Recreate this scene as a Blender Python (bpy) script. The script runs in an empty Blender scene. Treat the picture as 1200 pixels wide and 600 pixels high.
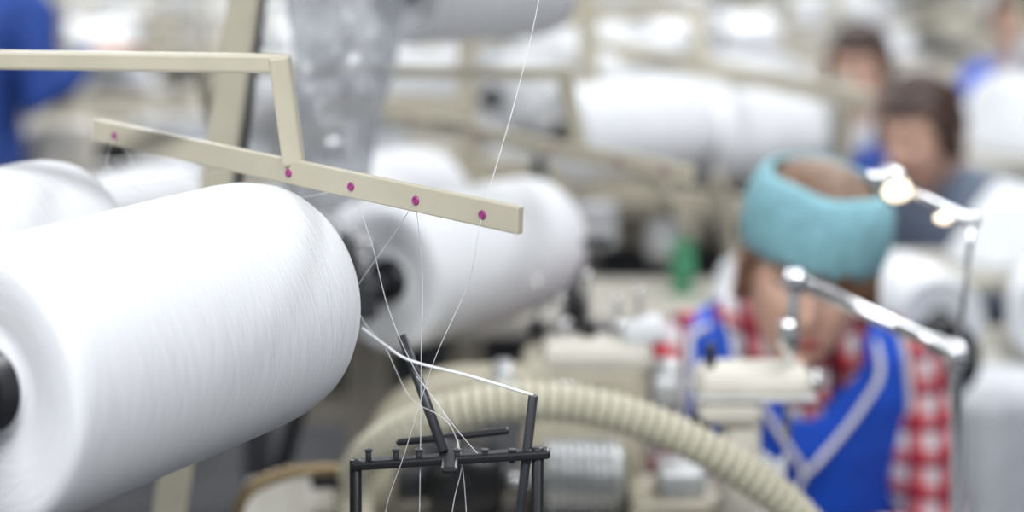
import bpy, bmesh, math, random
from mathutils import Vector, Matrix, Quaternion, noise
random.seed(4)
S = bpy.context.scene
COL = S.collection

# ------------------------------------------------------------------ materials
def mat(name, col, rough=.5, metal=0.0, var=.08, scale=25, bump=0.0, spec=.5, bscale=None):
    m = bpy.data.materials.new(name); m.use_nodes = True
    nt = m.node_tree; p = nt.nodes['Principled BSDF']
    tc = nt.nodes.new('ShaderNodeTexCoord'); n = nt.nodes.new('ShaderNodeTexNoise')
    n.inputs['Scale'].default_value = scale; n.inputs['Detail'].default_value = 3
    nt.links.new(tc.outputs['Object'], n.inputs['Vector'])
    r = nt.nodes.new('ShaderNodeValToRGB')
    r.color_ramp.elements[0].position = .3; r.color_ramp.elements[1].position = .7
    r.color_ramp.elements[0].color = (*[max(0, c*(1-var)) for c in col], 1)
    r.color_ramp.elements[1].color = (*[min(1, c*(1+var)) for c in col], 1)
    nt.links.new(n.outputs['Fac'], r.inputs['Fac']); nt.links.new(r.outputs['Color'], p.inputs['Base Color'])
    p.inputs['Roughness'].default_value = rough; p.inputs['Metallic'].default_value = metal
    p.inputs['Specular IOR Level'].default_value = spec
    if bump:
        n2 = nt.nodes.new('ShaderNodeTexNoise'); n2.inputs['Scale'].default_value = bscale or scale*2
        nt.links.new(tc.outputs['Object'], n2.inputs['Vector'])
        b = nt.nodes.new('ShaderNodeBump'); b.inputs['Strength'].default_value = bump; b.inputs['Distance'].default_value = .01
        nt.links.new(n2.outputs['Fac'], b.inputs['Height']); nt.links.new(b.outputs['Normal'], p.inputs['Normal'])
    return m

M = {}
M['beige'] = mat('beige_paint', (.50, .465, .365), .42, var=.05)
M['beige_d'] = mat('beige_paint_worn', (.38, .35, .28), .5, var=.12)
M['cream'] = mat('cream_plastic', (.70, .67, .59), .4, var=.05)
M['hose'] = mat('hose_plastic', (.64, .61, .48), .45, var=.05)
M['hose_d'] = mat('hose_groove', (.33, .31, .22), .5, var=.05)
M['black'] = mat('black_metal', (.012, .012, .015), .35, var=.3)
M['dark'] = mat('dark_grey_metal', (.05, .052, .06), .4, .3, var=.3)
M['grey'] = mat('grey_metal', (.52, .53, .54), .35, .4, var=.15)
M['steel'] = mat('steel', (.6, .6, .6), .25, 1., var=.1)
M['chrome'] = mat('chrome', (.82, .83, .85), .1, 1., var=.02)
M['brass'] = mat('brass', (.28, .21, .12), .4, .7, var=.1)
M['purple'] = mat('purple_ceramic', (.33, .04, .20), .25, var=.1)
M['skin'] = mat('skin', (.74, .46, .35), .5, var=.06, scale=14)
M['lips'] = mat('lips', (.50, .15, .13), .4)
M['eye_w'] = mat('eye_white', (.8, .8, .78), .2, var=.02)
M['iris'] = mat('iris', (.05, .03, .02), .15)
M['hair'] = mat('hair_brown', (.20, .11, .065), .5, var=.35, scale=60, bump=.4)
M['hair_d'] = mat('hair_dark', (.05, .025, .018), .45, var=.35, scale=60, bump=.4)
M['blue'] = mat('blue_cloth', (.01, .09, .62), .75, var=.12, scale=12, bump=.5, bscale=14)
M['navy'] = mat('navy_cloth', (.01, .05, .26), .8, var=.2, scale=8, bump=.5, bscale=14)
M['bluegrey'] = mat('bluegrey_cloth', (.16, .2, .28), .8, var=.12, bump=.3)
M['teal'] = mat('teal_knit', (.27, .54, .62), .85, var=.14, scale=70, bump=.6, bscale=160)
M['white_c'] = mat('white_cloth', (.78, .80, .83), .85, var=.05, scale=9, bump=.5, bscale=12)
M['grey_c'] = mat('grey_cloth', (.62, .64, .68), .85, var=.12, scale=9, bump=.5, bscale=12)
M['denim'] = mat('denim', (.03, .045, .09), .85, var=.2)
M['shoe'] = mat('shoe_rubber', (.03, .03, .03), .6)
M['tape'] = mat('white_cord', (.82, .83, .86), .6)
M['green'] = mat('green_plastic', (.06, .28, .14), .5)
M['red'] = mat('red_plastic', (.5, .03, .04), .5)
M['floor'] = mat('concrete_floor', (.055, .057, .064), .5, var=.25, scale=3, bump=.05)
M['wall'] = mat('wall_paint', (.55, .57, .59), .8, var=.04, scale=2)
M['ceil'] = mat('ceiling_paint', (.7, .72, .74), .85, var=.03, scale=2)
M['tabletop'] = mat('table_laminate', (.48, .46, .40), .4, var=.08, scale=6)

def yarn_mat():
    m = bpy.data.materials.new('wound_white_yarn'); m.use_nodes = True
    nt = m.node_tree; p = nt.nodes['Principled BSDF']
    uv = nt.nodes.new('ShaderNodeUVMap'); uv.uv_map = 'UVMap'
    def lay(sx, sy, shear):
        sep = nt.nodes.new('ShaderNodeSeparateXYZ'); nt.links.new(uv.outputs['UV'], sep.inputs[0])
        a = nt.nodes.new('ShaderNodeMath'); a.operation = 'MULTIPLY_ADD'
        nt.links.new(sep.outputs['X'], a.inputs[0]); a.inputs[1].default_value = shear
        nt.links.new(sep.outputs['Y'], a.inputs[2])
        c = nt.nodes.new('ShaderNodeCombineXYZ')
        x = nt.nodes.new('ShaderNodeMath'); x.operation = 'MULTIPLY'; x.inputs[1].default_value = sx
        y = nt.nodes.new('ShaderNodeMath'); y.operation = 'MULTIPLY'; y.inputs[1].default_value = sy
        nt.links.new(sep.outputs['X'], x.inputs[0]); nt.links.new(a.outputs[0], y.inputs[0])
        nt.links.new(x.outputs[0], c.inputs[0]); nt.links.new(y.outputs[0], c.inputs[1])
        n = nt.nodes.new('ShaderNodeTexNoise'); n.inputs['Scale'].default_value = 1; n.inputs['Detail'].default_value = 2
        nt.links.new(c.outputs[0], n.inputs['Vector']); return n
    n1 = lay(6, 190, .35); n2 = lay(6, 190, -.35)
    mx = nt.nodes.new('ShaderNodeMath'); mx.operation = 'ADD'
    nt.links.new(n1.outputs['Fac'], mx.inputs[0]); nt.links.new(n2.outputs['Fac'], mx.inputs[1])
    r = nt.nodes.new('ShaderNodeMapRange'); r.inputs[1].default_value = .7; r.inputs[2].default_value = 1.3
    nt.links.new(mx.outputs[0], r.inputs[0])
    ramp = nt.nodes.new('ShaderNodeValToRGB')
    ramp.color_ramp.elements[0].color = (.70, .715, .745, 1); ramp.color_ramp.elements[1].color = (.84, .85, .87, 1)
    nt.links.new(r.outputs[0], ramp.inputs[0]); nt.links.new(ramp.outputs[0], p.inputs['Base Color'])
    b = nt.nodes.new('ShaderNodeBump'); b.inputs['Strength'].default_value = .4; b.inputs['Distance'].default_value = .001
    nt.links.new(r.outputs[0], b.inputs['Height']); nt.links.new(b.outputs[0], p.inputs['Normal'])
    p.inputs['Roughness'].default_value = .7; p.inputs['Sheen Weight'].default_value = .1; p.inputs['Specular IOR Level'].default_value = .2
    return m
M['yarn'] = yarn_mat()

def plaid_mat():
    m = bpy.data.materials.new('red_plaid_cloth'); m.use_nodes = True
    nt = m.node_tree; p = nt.nodes['Principled BSDF']
    tc = nt.nodes.new('ShaderNodeTexCoord'); sep = nt.nodes.new('ShaderNodeSeparateXYZ')
    nt.links.new(tc.outputs['Object'], sep.inputs[0])
    def stripe(out, k, ph, th):
        a = nt.nodes.new('ShaderNodeMath'); a.operation = 'MULTIPLY_ADD'; a.inputs[1].default_value = k; a.inputs[2].default_value = ph
        nt.links.new(out, a.inputs[0])
        s = nt.nodes.new('ShaderNodeMath'); s.operation = 'SINE'; nt.links.new(a.outputs[0], s.inputs[0])
        g = nt.nodes.new('ShaderNodeMath'); g.operation = 'GREATER_THAN'; g.inputs[1].default_value = th
        nt.links.new(s.outputs[0], g.inputs[0]); return g.outputs[0]
    sx = stripe(sep.outputs['X'], 170, 0, -.1); sz = stripe(sep.outputs['Z'], 140, .5, -.1)
    dx = stripe(sep.outputs['X'], 170, 1.5, .9); dz = stripe(sep.outputs['Z'], 140, 1.5, .9)
    ad = nt.nodes.new('ShaderNodeMath'); ad.operation = 'ADD'; nt.links.new(sx, ad.inputs[0]); nt.links.new(sz, ad.inputs[1])
    hf = nt.nodes.new('ShaderNodeMath'); hf.operation = 'MULTIPLY'; hf.inputs[1].default_value = .5; nt.links.new(ad.outputs[0], hf.inputs[0])
    r = nt.nodes.new('ShaderNodeValToRGB'); r.color_ramp.interpolation = 'CONSTANT'
    e = r.color_ramp.elements; e[0].color = (.74, .70, .73, 1); e[0].position = 0
    e[1].color = (.48, .02, .035, 1); e[1].position = .8
    k = e.new(.3); k.color = (.66, .22, .24, 1)
    nt.links.new(hf.outputs[0], r.inputs[0])
    dd = nt.nodes.new('ShaderNodeMath'); dd.operation = 'MAXIMUM'; nt.links.new(dx, dd.inputs[0]); nt.links.new(dz, dd.inputs[1])
    mx = nt.nodes.new('ShaderNodeMix'); mx.data_type = 'RGBA'
    nt.links.new(dd.outputs[0], mx.inputs[0]); nt.links.new(r.outputs[0], mx.inputs[6]); mx.inputs[7].default_value = (.12, .02, .06, 1)
    nt.links.new(mx.outputs[2], p.inputs['Base Color']); p.inputs['Roughness'].default_value = .85
    return m
M['plaid'] = plaid_mat()

def bag_mat():
    m = bpy.data.materials.new('clear_polythene'); m.use_nodes = True
    nt = m.node_tree; nt.nodes.clear()
    o = nt.nodes.new('ShaderNodeOutputMaterial'); t = nt.nodes.new('ShaderNodeBsdfTransparent'); t.inputs[0].default_value = (.93, .94, .96, 1)
    g = nt.nodes.new('ShaderNodeBsdfGlossy'); g.inputs['Roughness'].default_value = .22
    d = nt.nodes.new('ShaderNodeBsdfDiffuse'); d.inputs[0].default_value = (.75, .77, .81, 1)
    tc = nt.nodes.new('ShaderNodeTexCoord'); n = nt.nodes.new('ShaderNodeTexNoise'); n.inputs['Scale'].default_value = 15; n.inputs['Detail'].default_value = 3; n.inputs['Distortion'].default_value = 1.0
    mp = nt.nodes.new('ShaderNodeMapping'); mp.inputs['Scale'].default_value = (1, 1, .5); mp.inputs['Rotation'].default_value = (0, .5, 0)
    nt.links.new(tc.outputs['Object'], mp.inputs[0]); nt.links.new(mp.outputs[0], n.inputs['Vector'])
    b = nt.nodes.new('ShaderNodeBump'); b.inputs['Strength'].default_value = 1; b.inputs['Distance'].default_value = .05
    nt.links.new(n.outputs['Fac'], b.inputs['Height']); nt.links.new(b.outputs[0], g.inputs['Normal']); nt.links.new(b.outputs[0], d.inputs['Normal'])
    m1 = nt.nodes.new('ShaderNodeMixShader'); m1.inputs[0].default_value = .5
    nt.links.new(g.outputs[0], m1.inputs[1]); nt.links.new(d.outputs[0], m1.inputs[2])
    m2 = nt.nodes.new('ShaderNodeMixShader'); m2.inputs[0].default_value = .55
    nt.links.new(t.outputs[0], m2.inputs[1]); nt.links.new(m1.outputs[0], m2.inputs[2])
    nt.links.new(m2.outputs[0], o.inputs[0]); return m
M['bag'] = bag_mat()

def emis(name, col, s):
    m = bpy.data.materials.new(name); m.use_nodes = True
    p = m.node_tree.nodes['Principled BSDF']; p.inputs['Emission Color'].default_value = (*col, 1); p.inputs['Emission Strength'].default_value = s
    return m
M['warmlamp'] = emis('warm_lamp_glass', (1, .82, .55), 2.2)

# ------------------------------------------------------------------ builder
def frame(d, up=Vector((0, 0, 1))):
    d = d.normalized()
    if abs(d.dot(up)) > .98: up = Vector((0, 1, 0)) if abs(d.y) < .9 else Vector((1, 0, 0))
    s = d.cross(up).normalized(); u = s.cross(d).normalized()
    return s, u
def catmull(pts, n=8):
    P = [Vector(p) for p in pts]; P = [P[0]*2-P[1]] + P + [P[-1]*2-P[-2]]; out = []
    for i in range(1, len(P)-2):
        for k in range(n):
            t = k/n; a, b, c, d = P[i-1], P[i], P[i+1], P[i+2]
            out.append(.5*((2*b)+(c-a)*t+(2*a-5*b+4*c-d)*t*t+(3*b-a-3*c+d)*t**3))
    out.append(P[-2].copy()); return out

class B:
    def __init__(s): s.v = []; s.f = []; s.mi = []; s.sm = []; s.mats = []
    def add(s, verts, faces, m, smooth=True):
        m = M[m] if isinstance(m, str) else m
        if m not in s.mats: s.mats.append(m)
        k = s.mats.index(m); o = len(s.v)
        s.v += [Vector(q) for q in verts]
        for f in faces: s.f.append([o+i for i in f]); s.mi.append(k); s.sm.append(smooth)
    def loft(s, rings, m, caps=True, closed=True, smooth=True):
        n = len(rings[0]); v = [p for r in rings for p in r]; f = []
        for i in range(len(rings)-1):
            for j in range(n if closed else n-1):
                j2 = (j+1) % n; f.append([i*n+j, i*n+j2, (i+1)*n+j2, (i+1)*n+j])
        if caps and closed:
            f.append(list(range(n))[::-1]); f.append([(len(rings)-1)*n+j for j in range(n)])
        s.add(v, f, m, smooth)
    def box(s, c, size, m, rz=0, bev=.004, rx=0, ry=0):
        bm = bmesh.new(); bmesh.ops.create_cube(bm, size=1)
        for v in bm.verts: v.co = Vector((v.co.x*size[0], v.co.y*size[1], v.co.z*size[2]))
        bv = min(bev, min(size)*.45)
        if bv > 0: bmesh.ops.bevel(bm, geom=bm.edges[:], offset=bv, segments=2, affect='EDGES', profile=.5)
        R = Matrix.Rotation(rz, 4, 'Z') @ Matrix.Rotation(ry, 4, 'Y') @ Matrix.Rotation(rx, 4, 'X'); c = Vector(c)
        bm.verts.index_update()
        s.add([c + R @ v.co for v in bm.verts], [[v.index for v in f.verts] for f in bm.faces], m, False); bm.free()
    def beam(s, p1, p2, w, h, m, bev=.002):
        p1, p2 = Vector(p1), Vector(p2); d = p2-p1; L = d.length; sd, u = frame(d); d.normalize()
        bm = bmesh.new(); bmesh.ops.create_cube(bm, size=1)
        for v in bm.verts: v.co = Vector((v.co.x*w, v.co.y*L, v.co.z*h))
        bmesh.ops.bevel(bm, geom=bm.edges[:], offset=min(bev, w*.4, h*.4), segments=2, affect='EDGES', profile=.5)
        bm.verts.index_update(); c = (p1+p2)/2
        s.add([c + sd*v.co.x + d*v.co.y + u*v.co.z for v in bm.verts], [[v.index for v in f.verts] for f in bm.faces], m, False); bm.free()
    def tube(s, pts, rad, m, seg=12, rnd=False):
        P = [Vector(p) for p in pts]
        R = rad if isinstance(rad, (list, tuple)) else [rad]*len(P)
        R = list(R)
        if rnd:
            a = (P[0]-P[1]).normalized(); b = (P[-1]-P[-2]).normalized(); P0, Pn, r0, rn = P[0], P[-1], R[0], R[-1]
            P = [P0+a*r0*.95, P0+a*r0*.7]+P+[Pn+b*rn*.7, Pn+b*rn*.95]; R = [r0*.3, r0*.72]+R+[rn*.72, rn*.3]
        rings = []; up = None
        for i, p in enumerate(P):
            d = (P[min(i+1, len(P)-1)]-P[max(i-1, 0)]).normalized()
            if up is None: sd, u = frame(d)
            else:
                u = (up - d*up.dot(d)).normalized(); sd = d.cross(u)
            up = u
            rings.append([p + (sd*math.cos(a)+u*math.sin(a))*R[i] for a in [2*math.pi*k/seg for k in range(seg)]])
        s.loft(rings, m)
    def cyl(s, p1, p2, r, m, seg=20, r2=None, bev=True):
        p1, p2 = Vector(p1), Vector(p2); r2 = r if r2 is None else r2; d = (p2-p1); L = d.length; d.normalize(); sd, u = frame(d)
        b = min(r, r2, L)*.12
        pr = [(r-b, 0), (r, b), (r2, L-b), (r2-b, L)]
        rings = [[p1+d*z+(sd*math.cos(a)+u*math.sin(a))*q for a in [2*math.pi*k/seg for k in range(seg)]] for q, z in pr]
        s.loft(rings, m)
    def lathe(s, prof, o, axis, m, seg=24):
        o = Vector(o); d = Vector(axis).normalized(); sd, u = frame(d)
        s.loft([[o+d*z+(sd*math.cos(a)+u*math.sin(a))*q for a in [2*math.pi*k/seg for k in range(seg)]] for q, z in prof], m)
    def sph(s, c, r, m, seg=20, rot=None, fn=None):
        r = (r, r, r) if not isinstance(r, (tuple, list)) else r; c = Vector(c); rings = []
        for i in range(1, seg//2):
            t = math.pi*i/(seg//2); ring = []
            for k in range(seg):
                a = 2*math.pi*k/seg; q = Vector((math.sin(t)*math.cos(a)*r[0], math.sin(t)*math.sin(a)*r[1], -math.cos(t)*r[2]))
                if fn: q = fn(q)
                if rot: q = rot @ q
                ring.append(c+q)
            rings.append(ring)
        s.loft(rings, m)
    def torus(s, c, axis, R, r, m, seg=18, n=8):
        c = Vector(c); d = Vector(axis).normalized(); sd, u = frame(d); v = []; f = []
        for i in range(seg):
            a = 2*math.pi*i/seg; e = sd*math.cos(a)+u*math.sin(a)
            for j in range(n):
                b = 2*math.pi*j/n; v.append(c+e*(R+r*math.cos(b))+d*r*math.sin(b))
        for i in range(seg):
            for j in range(n): f.append([i*n+j, ((i+1) % seg)*n+j, ((i+1) % seg)*n+(j+1) % n, i*n+(j+1) % n])
        s.add(v, f, m)
    def heap(s, c, rx, ry, h, m, seed=0, rings=16, seg=40):
        c = Vector(c); R = []
        for i in range(rings+1):
            t = i/rings; rr = []
            for k in range(seg):
                a = 2*math.pi*k/seg; x = math.cos(a); y = math.sin(a)
                n = noise.noise(Vector((x*t*2+seed, y*t*2, seed))) ; n2 = noise.noise(Vector((x*t*6+seed, y*t*6, 3)))
                q = 1+.18*noise.noise(Vector((x*1.5, y*1.5, seed+5)))
                z = h*max(0, (1-t**3)*(1+.55*n)+.16*n2*(1-t*t)) if i < rings else 0
                rr.append(c+Vector((x*t*rx*q+.0001*x, y*t*ry*q+.0001*y, z)))
            R.append(rr)
        s.loft(R[::-1], m)
    def mesh(s, name, org=Vector((0, 0, 0))):
        me = bpy.data.meshes.new(name); me.from_pydata([v-org for v in s.v], [], s.f); me.validate()
        for m in s.mats: me.materials.append(m)
        if len(me.polygons) == len(s.f):
            me.polygons.foreach_set('material_index', s.mi); me.polygons.foreach_set('use_smooth', s.sm)
        bm = bmesh.new(); bm.from_mesh(me); bmesh.ops.recalc_face_normals(bm, faces=bm.faces[:]); bm.to_mesh(me); bm.free()
        return me
    def finish(s, name, parent=None, center=True):
        o = Vector((0, 0, 0))
        if center and parent is None:
            lo = Vector([min(v[i] for v in s.v) for i in range(3)]); hi = Vector([max(v[i] for v in s.v) for i in range(3)]); o = (lo+hi)/2
        ob = bpy.data.objects.new(name, s.mesh(name, o)); COL.objects.link(ob); ob.location = o
        if parent: ob.parent = parent
        return ob
def empty(name, loc=(0, 0, 0), rz=0):
    e = bpy.data.objects.new(name, None); COL.objects.link(e); e.location = loc; e.rotation_euler = (0, 0, rz); e.empty_display_size = .1; return e
def remesh(ob, vox, smooth=3):
    md = ob.modifiers.new('r', 'REMESH'); md.mode = 'VOXEL'; md.voxel_size = vox; md.use_smooth_shade = True
    m2 = ob.modifiers.new('s', 'SMOOTH'); m2.iterations = smooth; m2.factor = .5
    dg = bpy.context.evaluated_depsgraph_get(); me = bpy.data.meshes.new_from_object(ob.evaluated_get(dg))
    ob.modifiers.clear(); ob.data = me; return ob

# ------------------------------------------------------------------ room
X0, X1, Y0, Y1, H = -6, 6, -3, 16, 4.2
def slab(name, c, size, m):
    b = B(); b.box(c, size, m, bev=0); return b.finish(name)
slab('floor', ((X0+X1)/2, (Y0+Y1)/2, -.05), (X1-X0, Y1-Y0, .1), 'floor')
slab('ceiling', ((X0+X1)/2, (Y0+Y1)/2, H+.05), (X1-X0, Y1-Y0, .1), 'ceil')
slab('wall_left', (X0-.05, (Y0+Y1)/2, H/2), (.1, Y1-Y0, H), 'wall')
slab('wall_right', (X1+.05, (Y0+Y1)/2, H/2), (.1, Y1-Y0, H), 'wall')
slab('wall_back', ((X0+X1)/2, Y1+.05, H/2), (X1-X0, .1, H), 'wall')
slab('wall_front', ((X0+X1)/2, Y0-.05, H/2), (X1-X0, .1, H), 'wall')
LP = 66
def ceiling_light(x, y, p=1.0, z=3.1, w=1.8, l=.5):
    b = B(); b.box((x, y, z+.06), (w+.1, l+.1, .08), 'wall', bev=.01)
    for sx in (-w*.4, w*.4): b.cyl((x+sx, y, z+.1), (x+sx, y, H), .006, 'grey')
    ob = b.finish('ceiling_lamp')
    ld = bpy.data.lights.new('lamp_panel', 'AREA'); ld.shape = 'RECTANGLE'; ld.size = w; ld.size_y = l; ld.energy = LP*p; ld.color = (.97, .985, 1)
    lo = bpy.data.objects.new('lamp_panel', ld); COL.objects.link(lo); lo.parent = ob; lo.location = (0, 0, z+.01-ob.location.z)
for (x, y, p) in [(-1.5, -.4, 1.35), (1.2, -.8, 1.6), (-1.6, 3.4, .75), (1.4, 2.6, .8), (-1.6, 6, 1.2), (1.6, 6, 1.4), (-2, 9.5, 1.5), (2, 9.5, 1.6), (0, 13, 1.6)]:
    ceiling_light(x, y, p)

# ------------------------------------------------------------------ yarn cone
def cone_mesh():
    seg = 96
    core = [(.019, .06), (.019, -.001), (.0245, -.001), (.025, .010)]
    yarn = [(.025, .010), (.045, .005), (.060, .002), (.076, .0005), (.0815, .002), (.0842, .006), (.0852, .014), (.0860, .05), (.0866, .10), (.0872, .16), (.0872, .205), (.0862, .222), (.083, .236), (.077, .245), (.068, .250), (.050, .252), (.025, .250)]
    core2 = [(.025, .250), (.0245, .262), (.018, .262), (.019, .06)]
    prof = core + yarn[1:] + core2[1:]; nc = len(core)-1; ny = nc+len(yarn)-1
    dist = [0]
    for i in range(1, len(prof)): dist.append(dist[-1]+math.dist(prof[i], prof[i-1]))
    bm = bmesh.new(); uvl = bm.loops.layers.uv.new('UVMap'); rings = []
    for r, z in prof: rings.append([bm.verts.new((r*math.cos(2*math.pi*k/seg), r*math.sin(2*math.pi*k/seg), z)) for k in range(seg)])
    for i in range(len(prof)-1):
        for k in range(seg):
            f = bm.faces.new([rings[i][k], rings[i][(k+1) % seg], rings[i+1][(k+1) % seg], rings[i+1][k]])
            f.smooth = True; f.material_index = 0 if nc <= i < ny else 1
            for l, (u, v) in zip(f.loops, [(k/seg, dist[i]), ((k+1)/seg, dist[i]), ((k+1)/seg, dist[i+1]), (k/seg, dist[i+1])]): l[uvl].uv = (u, v*4)
    bmesh.ops.recalc_face_normals(bm, faces=bm.faces[:])
    me = bpy.data.meshes.new('yarn_cone'); bm.to_mesh(me); bm.free()
    me.materials.append(M['yarn']); me.materials.append(M['black']); return me
CM = cone_mesh()
def cone(p, d, s=1, ls=1, parent=None, name='yarn_cone'):
    ob = bpy.data.objects.new(name, CM); COL.objects.link(ob); ob.location = p
    ob.rotation_mode = 'QUATERNION'; ob.rotation_quaternion = Vector((0, 0, 1)).rotation_difference(Vector(d).normalized())
    ob.scale = (s, s, ls*s)
    if parent: ob.parent = parent
    return ob
AX = Vector((.506, .862, .012)).normalized()
# front rack cones
fr = [Vector((-.3285, 1.045, 1.307)), Vector((-.514, 1.29, 1.298)), Vector((-.725, 1.53, 1.298))]
cone(fr[0], AX, 1.045, 1.14); cone(fr[1], AX); cone(fr[2], AX)
# middle rack cones
AX2 = Vector((.585, .81, 0)).normalized()
mid = [Vector((-.154, 2.05, 1.160)), Vector((-.305, 2.44, 1.15)), Vector((-.69, 2.66, 1.105))]
cone(mid[0], AX2, 1.02, 1.3); cone(mid[1], AX2, 1, 1.25); cone(mid[2], AX2, .9, 1.1)

# front cone rack (creel)
b = B()
q0 = fr[0]-AX*.085; q1 = fr[2]-AX*.08+Vector((-.14, .16, 0))
b.beam(q0, q1, .03, .03, 'beige')
for p in fr: b.cyl(p-AX*.07, p+AX*.2, .012, 'black', 14)
b.beam((-.43, 1.06, 1.30), (-.43, 1.06, 0), .03, .03, 'beige'); b.beam((-.91, 1.60, 1.5), (-.91, 1.60, 0), .03, .03, 'beige')
b.beam((-.43, 1.06, .25), (-.91, 1.6, .25), .025, .025, 'beige')
for x, y in ((-.43, 1.06), (-.91, 1.6)): b.box((x, y, .012), (.3, .08, .02), 'beige')
# overhead frame tube + guide bar
b.beam((-.91, 1.40, 1.488), (-.172, 1.295, 1.487), .0145, .0145, 'beige', .0025)
b.beam((-.90, 1.60, 1.488), (-.90, 1.39, 1.488), .0145, .0145, 'beige')
b.beam((-.1765, 1.295, 1.493), (-.1655, 1.297, 1.410), .016, .016, 'beige', .0025)
A0 = Vector((-.354, 1.45, 1.4173)); A1 = Vector((.006, 1.15, 1.3941))
b.beam(A0, A1, .0065, .0190, 'beige', .0012)
dn = (A1-A0).normalized(); nrm = Vector((-dn.y, dn.x, 0)).normalized()
if nrm.y > 0: nrm = -nrm
ey = []
for t in (.0655, .5197, .662, .800, .933):
    c = A0.lerp(A1, t) + nrm*.0035; c.z -= .001; ey.append(c)
    b.torus(c, nrm, .0024, .0010, 'purple'); b.cyl(c-nrm*.0005, c+nrm*.0006, .0016, 'purple', 10)
b.finish('yarn_creel_with_thread_guide')

# leaning beige upright with dark pole
b = B()
b.beam((-.225, 1.72, 1.82), (-.49, 1.72, .01), .03, .03, 'beige')
b.cyl((-.222, 1.76, 1.80), (-.300, 1.76, 1.2), .007, 'dark'); b.beam((-.30, 1.72, 1.22), (-.30, 1.77, 1.22), .012, .012, 'dark')
b.cyl((-.228, 1.72, 1.79), (-.17, 1.93, 1.79), .006, 'steel')
b.box((-.49, 1.72, .012), (.3, .2, .024), 'beige')
b.finish('creel_support_post')

# plastic bag
b = B(); rings = []
prof = [(1.795, .006), (1.77, .012), (1.74, .03), (1.68, .055), (1.60, .066), (1.54, .066), (1.49, .060), (1.45, .052), (1.40, .046), (1.35, .045), (1.31, .043), (1.28, .034), (1.265, .01)]
for i in range(len(prof)*6-5):
    t = i/6; k = min(int(t), len(prof)-2); f = t-k; z = prof[k][0]*(1-f)+prof[k+1][0]*f; r = prof[k][1]*(1-f)+prof[k+1][1]*f
    rings.append([Vector((-.195+.03*(z-1.45)+.012*math.sin(z*9)+math.cos(a)*r*1.1*(1+.35*noise.noise(Vector((math.cos(a)*2.2, math.sin(a)*2.2, z*11)))),
                          1.93+math.sin(a)*r*.6*(1+.5*noise.noise(Vector((math.cos(a)*3.5+4, math.sin(a)*3.5, z*12)))+.3*noise.noise(Vector((math.cos(a)*8, math.sin(a)*8+z*10, z*24)))), z)) for a in [2*math.pi*j/64 for j in range(64)]])
b.loft(rings, 'bag'); b.finish('plastic_bag')

# middle rack: beam + spindles + frame 2
b = B()
b.beam((-.17, 1.97, 1.15), (-.40, 2.50, 1.145), .035, .04, 'dark')
for p in mid[:2]: b.cyl(p-AX2*.06, p+AX2*.3, .012, 'dark', 14)
b.beam((-.40, 2.50, 1.145), (-.80, 2.62, 1.13), .035, .035, 'dark'); b.cyl(mid[2]-AX2*.06, mid[2]+AX2*.2, .012, 'dark')
b.beam((-.36, 2.42, 1.15), (-.36, 2.42, 0), .035, .035, 'dark'); b.beam((-.79, 2.62, 1.15), (-.79, 2.62, 0), .035, .035, 'dark')
b.beam((-.215, 2.02, 1.15), (-.36, 2.42, .7), .02, .02, 'dark')
b.beam((-.42, 2.30, 1.394), (.070, 2.20, 1.3945), .016, .016, 'beige'); b.beam((-.40, 2.50, 1.14), (-.42, 2.30, 1.40), .018, .018, 'beige')
b.beam((.066, 2.20, 1.40), (.088, 2.21, 1.29), .017, .017, 'beige')
g0 = Vector((-.181, 2.50, 1.306)); g1 = Vector((.217, 2.05, 1.287)); b.beam(g0, g1, .01, .022, 'beige')
for t in (.1, .35, .6, .8, .93):
    c = g0.lerp(g1, t)+Vector((-.004, -.005, 0)); b.torus(c, (-.6, -.7, 0), .003, .0014, 'purple')
for i in range(7):
    x = -.175-.02*i; y = 1.985+.05*i; b.cyl((x, y, 1.17), (x+.01*(i % 3-1), y, 1.21+.015*(i % 2)), .005, 'dark', 8)
    b.torus((x, y, 1.21), (0, 1, .2), .012, .003, 'steel'); b.cyl((x, y, 1.13), (x, y, 1.16), .014, 'black', 12)
b.finish('yarn_creel')

# rear beige frames
b = B()
b.beam((-.078, 3.0, 1.40), (-.078, 3.0, 0), .034, .034, 'beige'); b.beam((.149, 3.35, 1.62), (.149, 3.35, 0), .036, .036, 'beige')
b.beam((-.078, 3.0, 1.383), (.17, 3.4, 1.404), .03, .03, 'beige'); b.beam((.15, 3.35, 1.41), (.352, 3.3, 1.416), .026, .03, 'beige')
b.beam((.352, 3.3, 1.425), (.360, 3.25, 1.32), .026, .026, 'beige'); b.beam((.15, 3.6, 1.33), (.60, 2.86, 1.288), .014, .034, 'beige')
b.beam((.149, 3.35, 1.33), (.16, 3.58, 1.33), .02, .02, 'beige')
b.beam((-.30, 2.72, 1.30), (-.078, 3.0, 1.26), .02, .035, 'beige'); b.beam((-.078, 3.0, 1.16), (.45, 2.97, 1.08), .03, .04, 'beige')
b.beam((.45, 2.97, 1.10), (.45, 2.97, 0), .03, .03, 'beige_d')
b.beam((.149, 3.35, 1.10), (.62, 3.20, 1.06), .03, .04, 'beige'); b.beam((.62, 3.2, 1.3), (.62, 3.2, 0), .03, .03, 'beige_d')
b.box((.22, 3.18, 1.02), (.30, .10, .07), 'beige_d', rz=-.1, bev=.02); b.box((.02, 3.12, 1.03), (.10, .1, .10), 'dark', bev=.02)
b.cyl((.36, 3.0, 1.03), (.42, 3.0, 1.01), .045, 'dark'); b.cyl((.24, 2.98, 1.03), (.29, 2.96, 1.03), .04, 'grey'); b.box((.14, 2.99, 1.06), (.09, .06, .09), 'grey', bev=.015)
b.beam((.25, 2.93, 1.17), (.31, 2.93, 1.05), .02, .02, 'beige'); b.beam((.35, 2.9, 1.16), (.38, 2.93, 1.0), .02, .02, 'beige_d')
AX3 = Vector((.86, .51, 0)).normalized()
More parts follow.
